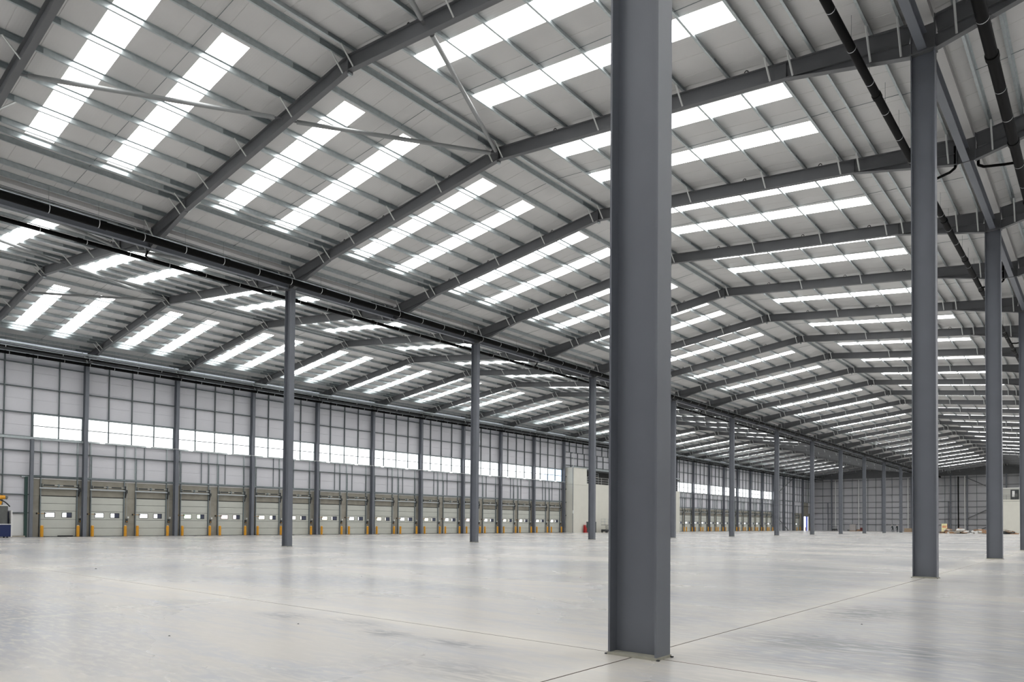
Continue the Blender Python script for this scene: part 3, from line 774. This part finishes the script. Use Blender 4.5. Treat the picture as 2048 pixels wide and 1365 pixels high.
for zz in (9.2, 9.9, 10.3):
    sc_.tube((-.5, 7.0, zz), (-.5, 8.3, zz), .022, ALU, 6); sc_.tube((-1.2, 7.0, zz), (-1.2, 8.3, zz), .022, ALU, 6)
sc_.box(-1.25, -.45, 6.95, 8.35, 9.6, 9.65, STONE)
put('tower_frame', sc_, empty('scaffold_tower', (XP, px0, 0), label='small pale scaffold tower on the balcony of the cream pod', cat='scaffold'))
# ledge with brackets between last dock bay and pod
for zz, (w_) in ((2.8, .2), (5.0, .2), (7.2, .2), (9.3, .2)): podbox('side_bracket', -1.5, -1.35, -.12, 0, zz-4+4, zz+.12, DARK)
# fire point
fp = empty('fire_point', (XP+.5, 98.3, 0), label='red fire point trolley with extinguishers in front of the cream pod', cat='fire point')
for k, (dx, dy) in enumerate(((0, 0), (.0, .32))):
    m = MB().tube((dx, dy, .12), (dx, dy, .95-.2*k), .13, RED, 12).tube((dx, dy, .95-.2*k), (dx, dy, 1.08-.2*k), .13, RED, 12, True, .04).tube((dx, dy, 1.08-.2*k), (dx, dy, 1.18-.2*k), .035, DARK, 8)
    put('extinguisher', smooth(m), fp)
put('trolley', MB().box(-.2, .2, -.25, .55, 0, .1, RED).box(-.2, -.16, -.2, .5, .1, 1.3, RED), fp)
put('sign_plate', MB().box(-.18, -.15, .2, .62, 1.25, 1.72, WHITE).box(-.15, -.145, .25, .57, 1.3, 1.67, RED).box(-.145, -.14, .31, .51, 1.36, 1.61, WHITE), fp)
# platform lift and crate behind the foreground column
def scissor_lift(x, y, lab, h=1.5):
    e = empty('scissor_lift', (x, y, 0), label=lab, cat='lift')
    put('chassis', MB().box(-.4, .4, -1.1, 1.1, .18, .55, DARK), e)
    for sx in (-.4, .4):
        for sy in (-.8, .8): put('wheel', smooth(MB().tube((sx-.06, sy, .2), (sx+.06, sy, .2), .2, SEAL, 14)), e)
    ar = MB()
    for k in range(3):
        z0 = .6+k*.22; ar.tube((.3, -.9, z0), (.3, .9, z0+.2), .03, GREYC, 6); ar.tube((.3, .9, z0), (.3, -.9, z0+.2), .03, GREYC, 6)
    put('scissor_arms', ar, e)
    put('platform', MB().box(-.4, .4, -1.1, 1.1, 1.28, 1.36, GREYC), e)
    gr = MB()
    for zz in (1.85, 2.35):
        for p, q in (((-.4, -1.1), (.4, -1.1)), ((.4, -1.1), (.4, 1.1)), ((.4, 1.1), (-.4, 1.1)), ((-.4, 1.1), (-.4, -1.1))): gr.tube((*p, zz), (*q, zz), .02, ALU, 6)
    for p in ((-.4, -1.1), (.4, -1.1), (.4, 1.1), (-.4, 1.1), (.4, 0), (-.4, 0)): gr.tube((*p, 1.36), (*p, 2.35), .02, ALU, 6)
    put('guard_rail', gr, e)
    return e
scissor_lift(-66.2, 103.3, 'dark scissor lift parked before the cream pod, half behind the foreground column')
scissor_lift(-61.6, 219.5, 'scissor lift with pale rails parked at the far end wall by its left corner')
def crate(x, y, sx, sy, h, lab, m=WARM, rz=0):
    e = empty('crate', (x, y, 0), label=lab, cat='crate'); e.rotation_euler = (0, 0, rz)
    put('pallet', MB().box(-sx/2, sx/2, -sy/2, sy/2, .10, .14, WARM).box(-sx/2, sx/2, -sy/2, -sy/2+.1, 0, .1, WARM).box(-sx/2, sx/2, sy/2-.1, sy/2, 0, .1, WARM).box(-sx/2, sx/2, -.05, .05, 0, .1, WARM), e)
    put('box', MB().box(-sx/2+.04, sx/2-.04, -sy/2+.04, sy/2-.04, .14, h, m), e)
    put('tape', MB().box(-.04, .04, -sy/2+.03, sy/2-.03, h-.02, h+.004, CREAM), e)
crate(-66.0, 105.6, 1.2, 1.2, 1.5, 'pale cardboard crate beside the scissor lift before the cream pod', mat('pale_card', (.55, .44, .34), .8))

# ------------------------------------------------------------------ far end wall
wf = tag(put('wall_far', MB().box(XW-1, XC+1, YF+.05, YF+.4, -.3, 18.6, CLAD)), kind='structure')
CLF = panel_mat('far_wall_liner', (.46, .46, .48), 'Z', .1)
FZ = [1.95, 3.55, 5.2, 6.85, 8.42, 10.48, 12.70, 14.87]
zz = [0] + FZ + [16.4]
for i in range(10-1):
    x = XW-.3
    while x < 8:
        x2 = x+12.9
        put('wall_panel', MB().poly([(x, YF+.06, zz[i]), (x2, YF+.06, zz[i]), (x2, YF+.06, zz[i+1]), (x, YF+.06, zz[i+1]), (x+.02, YF, zz[i]+.02), (x2-.02, YF, zz[i]+.02), (x2-.02, YF, zz[i+1]-.02), (x+.02, YF, zz[i+1]-.02)],
                                    [(4, 5, 6, 7), (0, 1, 5, 4), (1, 2, 6, 5), (2, 3, 7, 6), (3, 0, 4, 7)], CLF), wf)
        x = x2
for z in FZ: put('wall_rail', MB().box(XW-.3, 8, YF-.2, YF, z-.06, z+.06, STEELD), wf)
for x in (-66.44, -60.5, -58.1, -53.9, -51.75, -47.5, -45, -40.9, -36.9, -34.46, -32.0, -27.06, -22.5, -17, -12, -7, -2, 3): put('wall_post', MB().box(x-.05, x+.05, YF-.18, YF, 0, 15.6, GALVD), wf)
for k, (x, zt, wd) in enumerate(((-63.85, 15.6, .32), (-50.0, 15.6, .3), (-42.6, 15.6, .3), (-33.04, 15.6, .3), (-29.2, 15.6, .3), (-20.5, 15.6, .3), (-12, 15.6, .3), (-64.9, 8.4, .2), (-33.6, 8.4, .2))):
    e = empty('gable_column', (x, YF-.36, 0), label='dark grey column against the far end wall, %s from its left corner' % ['second', 'third', 'fourth', 'sixth', 'seventh', 'eighth', 'ninth', 'first and half height,', 'fifth and half height,'][k], cat='column', group='columns of the far end wall')
    put('shaft', MB().extrude(iprof(.3, wd), (0, 0, 0), (0, 1, 0), (1, 0, 0), (0, 0, zt), STEEL), e); put('base_plate', MB().box(-.2, .2, -.2, .2, 0, .02, STEELD), e)
for p, q, lab in (((-29.2, YF-.45, 14.7), (-20.6, YF-.45, 10.0), 'dark diagonal brace high on the far end wall'), ((-29.2, YF-.45, 3.7), (-20.6, YF-.45, 8.3), 'dark diagonal brace halfway up the far end wall'),
                  ((-29.2, YF-.45, 3.4), (-20.6, YF-.45, 0.1), 'dark diagonal brace at the foot of the far end wall')):
    if 'foot' in lab: p, q = (-27.5, YF-.45, .2), (-20.6, YF-.45, 3.4)
    tag(put('wall_brace', MB().tube(p, q, .10, STEELD, 8)), lab, 'brace')
tag(put('gable_beam_and_shade', MB().box(XW, XB, YF-.5, YF-.25, 15.45, 16.0, STEELD).box(XW, XB, YF-.5, YF-.1, 16.0, 18.2, STEELD)), 'dark grey beam and painted shade panel across the head of the far end wall', 'beam')  # upper box is a dark sheet standing for shade under the far eaves
e = empty('far_pod', (-19.9, 201, 0), label='pale two-storey pod by the far end wall at the right, with a railed window storey', cat='partition')
put('board', MB().box(0, 40, 0, 23, 0, 7.9, CREAM), e); put('upper_board', MB().box(0, 40, 1.5, 23, 7.9, 10.7, mat('upper_pod_board', (.42, .42, .39), .7)), e)
put('window_frame', MB().box(2.2, 3.8, 1.42, 1.5, 8.0, 10.3, DARK).box(4.6, 4.9, 1.3, 1.5, 7.9, 10.7, DARK), e)
put('window_pane', MB().box(2.5, 3.0, 1.38, 1.42, 8.6, 10.0, WHITE).box(3.1, 3.5, 1.38, 1.42, 8.6, 9.4, GREYC), e)
rl = MB()
for zz_ in (8.3, 8.7, 9.0): rl.tube((0, .1, zz_), (30, .1, zz_), .03, GREYC, 6)
for k in range(20): rl.tube((k*1.5, .1, 7.9), (k*1.5, .1, 9.0), .03, GREYC, 6)
put('guard_rail', rl, e); put('edge_trim', MB().box(-.02, 40, -.03, .0, 7.5, 7.56, GREYC).box(0, 40, 1.45, 1.5, 10.6, 10.75, WHITE), e)
# closing walls out of view
tag(put('wall_right', MB().box(XC, XC+.4, YN-.5, YF+.5, -.3, 17, CLAD)), kind='structure')
tag(put('wall_near', MB().box(XW-1, XC+1, YN-.4, YN, -.3, 18.6, CLAD)), kind='structure')

# ------------------------------------------------------------------ things at the far end
def heap(x, y, n, wx, wy, h, lab, mats, seed):
    rnd = random.Random(seed); m = MB()
    for k in range(n):
        cx, cy = rnd.uniform(-wx, wx), rnd.uniform(-wy, wy)
        zc = max(.05, h*(1-abs(cx)/wx)*rnd.uniform(.1, 1))
        lx, ly, lz = rnd.uniform(.2, .9), rnd.uniform(.2, .6), rnd.uniform(.03, .2)
        an, ti = rnd.uniform(0, 3.1), rnd.uniform(-.35, .35)
        Mx = Matrix.Translation((cx, cy, zc)) @ Matrix.Rotation(an, 4, 'Z') @ Matrix.Rotation(ti, 4, 'X')
        b = MB().box(-lx, lx, -ly, ly, -lz, lz, WARM)
        vs = [Mx @ Vector(v) for v in b.v]; vs = [(v.x, v.y, max(0.0, v.z)) for v in vs]
        m.poly(vs, b.f, rnd.choice(mats))
    o = put('waste_heap', m, None, (x, y, 0)); tag(o, lab, 'waste heap', kind='stuff')
heap(-27.3, 181.8, 30, 1.5, 1.0, .9, 'low heap of dark and pale waste beside the yellow board, far end', [WARM, DARK, STONE, WHITE], 1)
heap(-24.5, 178.6, 50, 1.7, 1.0, 1.1, 'broad heap of broken brown card and timber on the far floor', [WARM, WARM, STONE, WHITE, DARK], 2)
heap(-21.3, 181.4, 40, 1.3, 1.0, 1.2, 'heap of pale boards and card just left of the third near column', [WARM, STONE, WHITE], 3)
heap(-16.8, 180.5, 44, 1.6, .9, 1.1, 'heap of brown timber before the far pale pod', [WARM, WARM, DARK, STONE], 4)
heap(-55.6, 218.5, 24, 1.8, .6, .5, 'low dark heap at the far end wall left of the sixth far-row column', [WARM, DARK, GREYC], 5)
e = empty('sign_board', (-28.9, 187.5, 0), label='upright pale yellow board standing left of the waste heaps', cat='board')
put('board_face', MB().box(-.55, .55, -.03, .03, .2, 2.15, mat('pale_yellow_board', (.85, .80, .45), .5)), e)
put('print', MB().box(-.4, .4, -.034, -.03, 1.2, 1.7, mat('orange_print', (.75, .35, .18), .5)).box(-.4, .4, -.034, -.03, .7, .75, mat('orange_print', (.75, .35, .18), .5)).box(-.4, .4, -.034, -.03, .5, .54, STONE), e)
put('stand', MB().box(-.5, -.44, -.3, .3, 0, .25, DARK).box(.44, .5, -.3, .3, 0, .25, DARK), e)
put('red_edge', MB().box(.55, .62, -.03, .03, .6, 2.1, RED), e)
crate(-55.2, 214, 1.6, 1.3, 1.9, 'brown topped crate standing against the far wall, between two far-row columns', mat('grey_card', (.36, .34, .33), .8))
crate(-41.2, 213, 1.8, 1.2, .95, 'long brown crate near the far wall left of the second near-row column', mat('brown_card', (.34, .26, .18), .8))
crate(-52.8, 214, 1.0, .8, 1.0, 'small dark red crate by the far wall beside a white pipe', mat('dark_red_card', (.12, .02, .02), .8))
tag(put('standing_pole', MB().tube((-64.9, YF-1.2, 0), (-64.9, YF-1.2, 4.9), .06, WHITE, 8).box(-65.1, -64.7, YF-1.4, YF-1.0, 0, .05, DARK)), 'thin white pole standing at the far end wall near its left corner', 'pole')

# ------------------------------------------------------------------ people, tiny in the distance
def person(x, y, rz, lab, lean=.0, kind=0):
    e = empty('person', (x, y, 0), label=lab, cat='person'); e.rotation_euler = (0, 0, rz)
    J = {'pel': (0, 0, .95), 'sp': (.02+lean*.25, 0, 1.15), 'ch': (.03+lean*.5, 0, 1.36), 'nk': (.04+lean*.65, 0, 1.50), 'hd': (.06+lean*.8, 0, 1.62), 'hd2': (.07+lean*.85, 0, 1.74),
         'hl': (0, .10, .9), 'kl': (.12+.1*kind, .12, .5), 'al': (.02, .13, .08), 'tl': (.2, .13, .04), 'hr': (0, -.10, .9), 'kr': (.0, -.12, .5), 'ar': (-.2*kind-.02, -.13, .08), 'tr': (-.2*kind+.16, -.13, .04),
         'sl': (.03+lean*.55, .19, 1.40), 'el': (.10+lean*.5, .25, 1.13), 'wl': (.32+lean*.4, .2, 1.02), 'hnl': (.42+lean*.4, .18, 1.0),
         'sr': (.03+lean*.55, -.19, 1.40), 'er': (.06+lean*.5, -.25, 1.13), 'wr': (.26+lean*.4, -.22, .96), 'hnr': (.34+lean*.4, -.22, .92)}
    rad = dict(pel=.15, sp=.14, ch=.16, nk=.06, hd=.095, hd2=.09, hl=.10, kl=.07, al=.05, tl=.045, hr=.10, kr=.07, ar=.05, tr=.045, sl=.075, el=.05, wl=.035, hnl=.045, sr=.075, er=.05, wr=.035, hnr=.045)
    ks = list(J); ed = [('pel', 'sp'), ('sp', 'ch'), ('ch', 'nk'), ('nk', 'hd'), ('hd', 'hd2'), ('pel', 'hl'), ('hl', 'kl'), ('kl', 'al'), ('al', 'tl'), ('pel', 'hr'), ('hr', 'kr'), ('kr', 'ar'), ('ar', 'tr'),
                        ('ch', 'sl'), ('sl', 'el'), ('el', 'wl'), ('wl', 'hnl'), ('ch', 'sr'), ('sr', 'er'), ('er', 'wr'), ('wr', 'hnr')]
    me = bpy.data.meshes.new('body'); me.from_pydata([J[k] for k in ks], [(ks.index(p), ks.index(q)) for p, q in ed], [])
    o = bpy.data.objects.new('body', me); COL.objects.link(o); o.parent = e; me.materials.append(CLOTH); me.materials.append(SKIN)
    sk = o.modifiers.new('skin', 'SKIN'); 
    if not me.skin_vertices: me.attributes  # layer is made by the modifier below
    bm = bmesh.new(); bm.from_mesh(me); ly = bm.verts.layers.skin.verify(); bm.verts.ensure_lookup_table()
    for i, k in enumerate(ks): bm.verts[i][ly].radius = (rad[k], rad[k]); bm.verts[i][ly].use_root = (k == 'pel')
    bm.to_mesh(me); bm.free()
    o.modifiers.new('sub', 'SUBSURF').levels = 1; o.modifiers['sub'].render_levels = 1
    hx = .07+lean*.85
    hel = MB()
    hel.tube((hx-.01, 0, 1.70), (hx-.01, 0, 1.78), .125, WHITE, 14, True, .12); hel.tube((hx-.01, 0, 1.78), (hx-.01, 0, 1.85), .12, WHITE, 14, True, .05); hel.box(hx+.05, hx+.17, -.09, .09, 1.70, 1.72, WHITE)
    put('helmet', smooth(hel), e)
    put('face', smooth(MB().tube((hx+.03, 0, 1.55), (hx+.045, 0, 1.70), .08, SKIN, 12, True, .088).tube((hx+.10, 0, 1.62), (hx+.145, 0, 1.61), .02, SKIN, 6, True, .012)), e)
    for s_ in (-1, 1):
        nm = 'hnl' if s_ > 0 else 'hnr'; hxp = Vector(J[nm]); g = MB()
        for f in range(4): g.tube(hxp+Vector((.02, (f-1.5)*.018, 0)), hxp+Vector((.085-.008*abs(f-1.5), (f-1.5)*.02, -.03)), .009, SKIN, 5)
        g.tube(hxp+Vector((0, -s_*.03, .0)), hxp+Vector((.045, -s_*.055, -.01)), .010, SKIN, 5)
        put('fingers', g, e)
person(-41.3, 196.0, 2.6, 'person in dark clothes and pale helmet walking near the far end wall', .25, 1)
person(-40.0, 194.5, -2.0, 'person in dark clothes beside the tenth far-row column', .1, 0)

# ------------------------------------------------------------------ machine at the left edge of the picture
mc = empty('cleaning_machine', (-67.4, 16.3, 0), label='blue machine with grey tank and yellow arm at the left picture edge', cat='machine')
put('lower_body', MB().box(-.7, .5, -2.4, .70, .10, 1.10, BLUE), mc)
put('upper_body', MB().box(-.7, -.2, -2.4, .70, 1.12, 2.1, BLUE), mc)
put('white_trim', MB().box(-.72, .52, .70, .78, .08, 2.2, WHITE).box(.5, .53, -2.4, .72, 1.06, 1.12, WHITE), mc)
tk = MB().tube((.1, .15, 1.14), (.1, .15, 2.55), .42, GREYC, 16).tube((.1, .15, 2.55), (.1, .15, 2.62), .40, WHITE, 16)
put('tank', smooth(tk), mc)
put('yellow_body', smooth(MB().tube((.0, -.3, 1.14), (.0, -.2, 2.4), .30, YEL, 12).tube((.0, -.2, 2.4), (.0, .05, 2.95), .28, YEL, 12, True, .18)), mc)
put('yellow_head', smooth(MB().tube((.0, -.5, 3.2), (.0, .38, 3.25), .20, YEL, 12, True, .16).tube((0, .38, 3.25), (0, .55, 3.2), .13, GREYC, 10)), mc)
hs = MB(); pts = []
for k in range(13):
    u = k/12; pts.append((.1, -.6+1.3*u, 2.85+.22*math.sin(math.pi*(u*.75+.25)) - (.35*u**4)))
hs.path(pts, .045, SEAL, 8); put('hose', smooth(hs), mc)
put('castor', MB().tube((-.6, .5, .06), (-.5, .5, .06), .06, SEAL, 8).tube((.3, .5, .06), (.4, .5, .06), .06, SEAL, 8).tube((-.6, -2, .06), (-.5, -2, .06), .06, SEAL, 8).tube((.3, -2, .06), (.4, -2, .06), .06, SEAL, 8), mc)

# ------------------------------------------------------------------ small litter on the open floor
for k, (x, y, m_, lab) in enumerate(((-23.19, 8.06, DARK, 'tiny dark scrap on the floor above the long joint at left'), (-11.02, 15.9, RED, 'tiny red scrap on the open floor left of the foreground column'), (-8.87, 5.74, DARK, 'tiny dark pebble on the floor just below the long joint'),
                                     (-9.13, 4.04, DARK, 'tiny dark chip on the near floor at lower left'), (-2.82, 11.39, DARK, 'tiny dark chip right of the diagonal floor joint'), (-15.39, 11.89, DARK, 'tiny dark scrap near the long joint, left centre'))):
    r_ = .018 if k != 0 else .045
    b = MB().poly([(-r_, -r_*.6, 0), (r_, -r_*.5, 0), (r_*.7, r_*.7, 0), (-r_*.6, r_*.5, 0), (0, 0, r_*.6), (r_*.3, .1*r_, r_*.5)], [(0, 1, 5, 4), (1, 2, 5), (2, 3, 4, 5), (3, 0, 4), (0, 3, 2, 1)], m_)
    tag(put('floor_scrap', b, None, (x, y, 0)), lab, 'scrap')
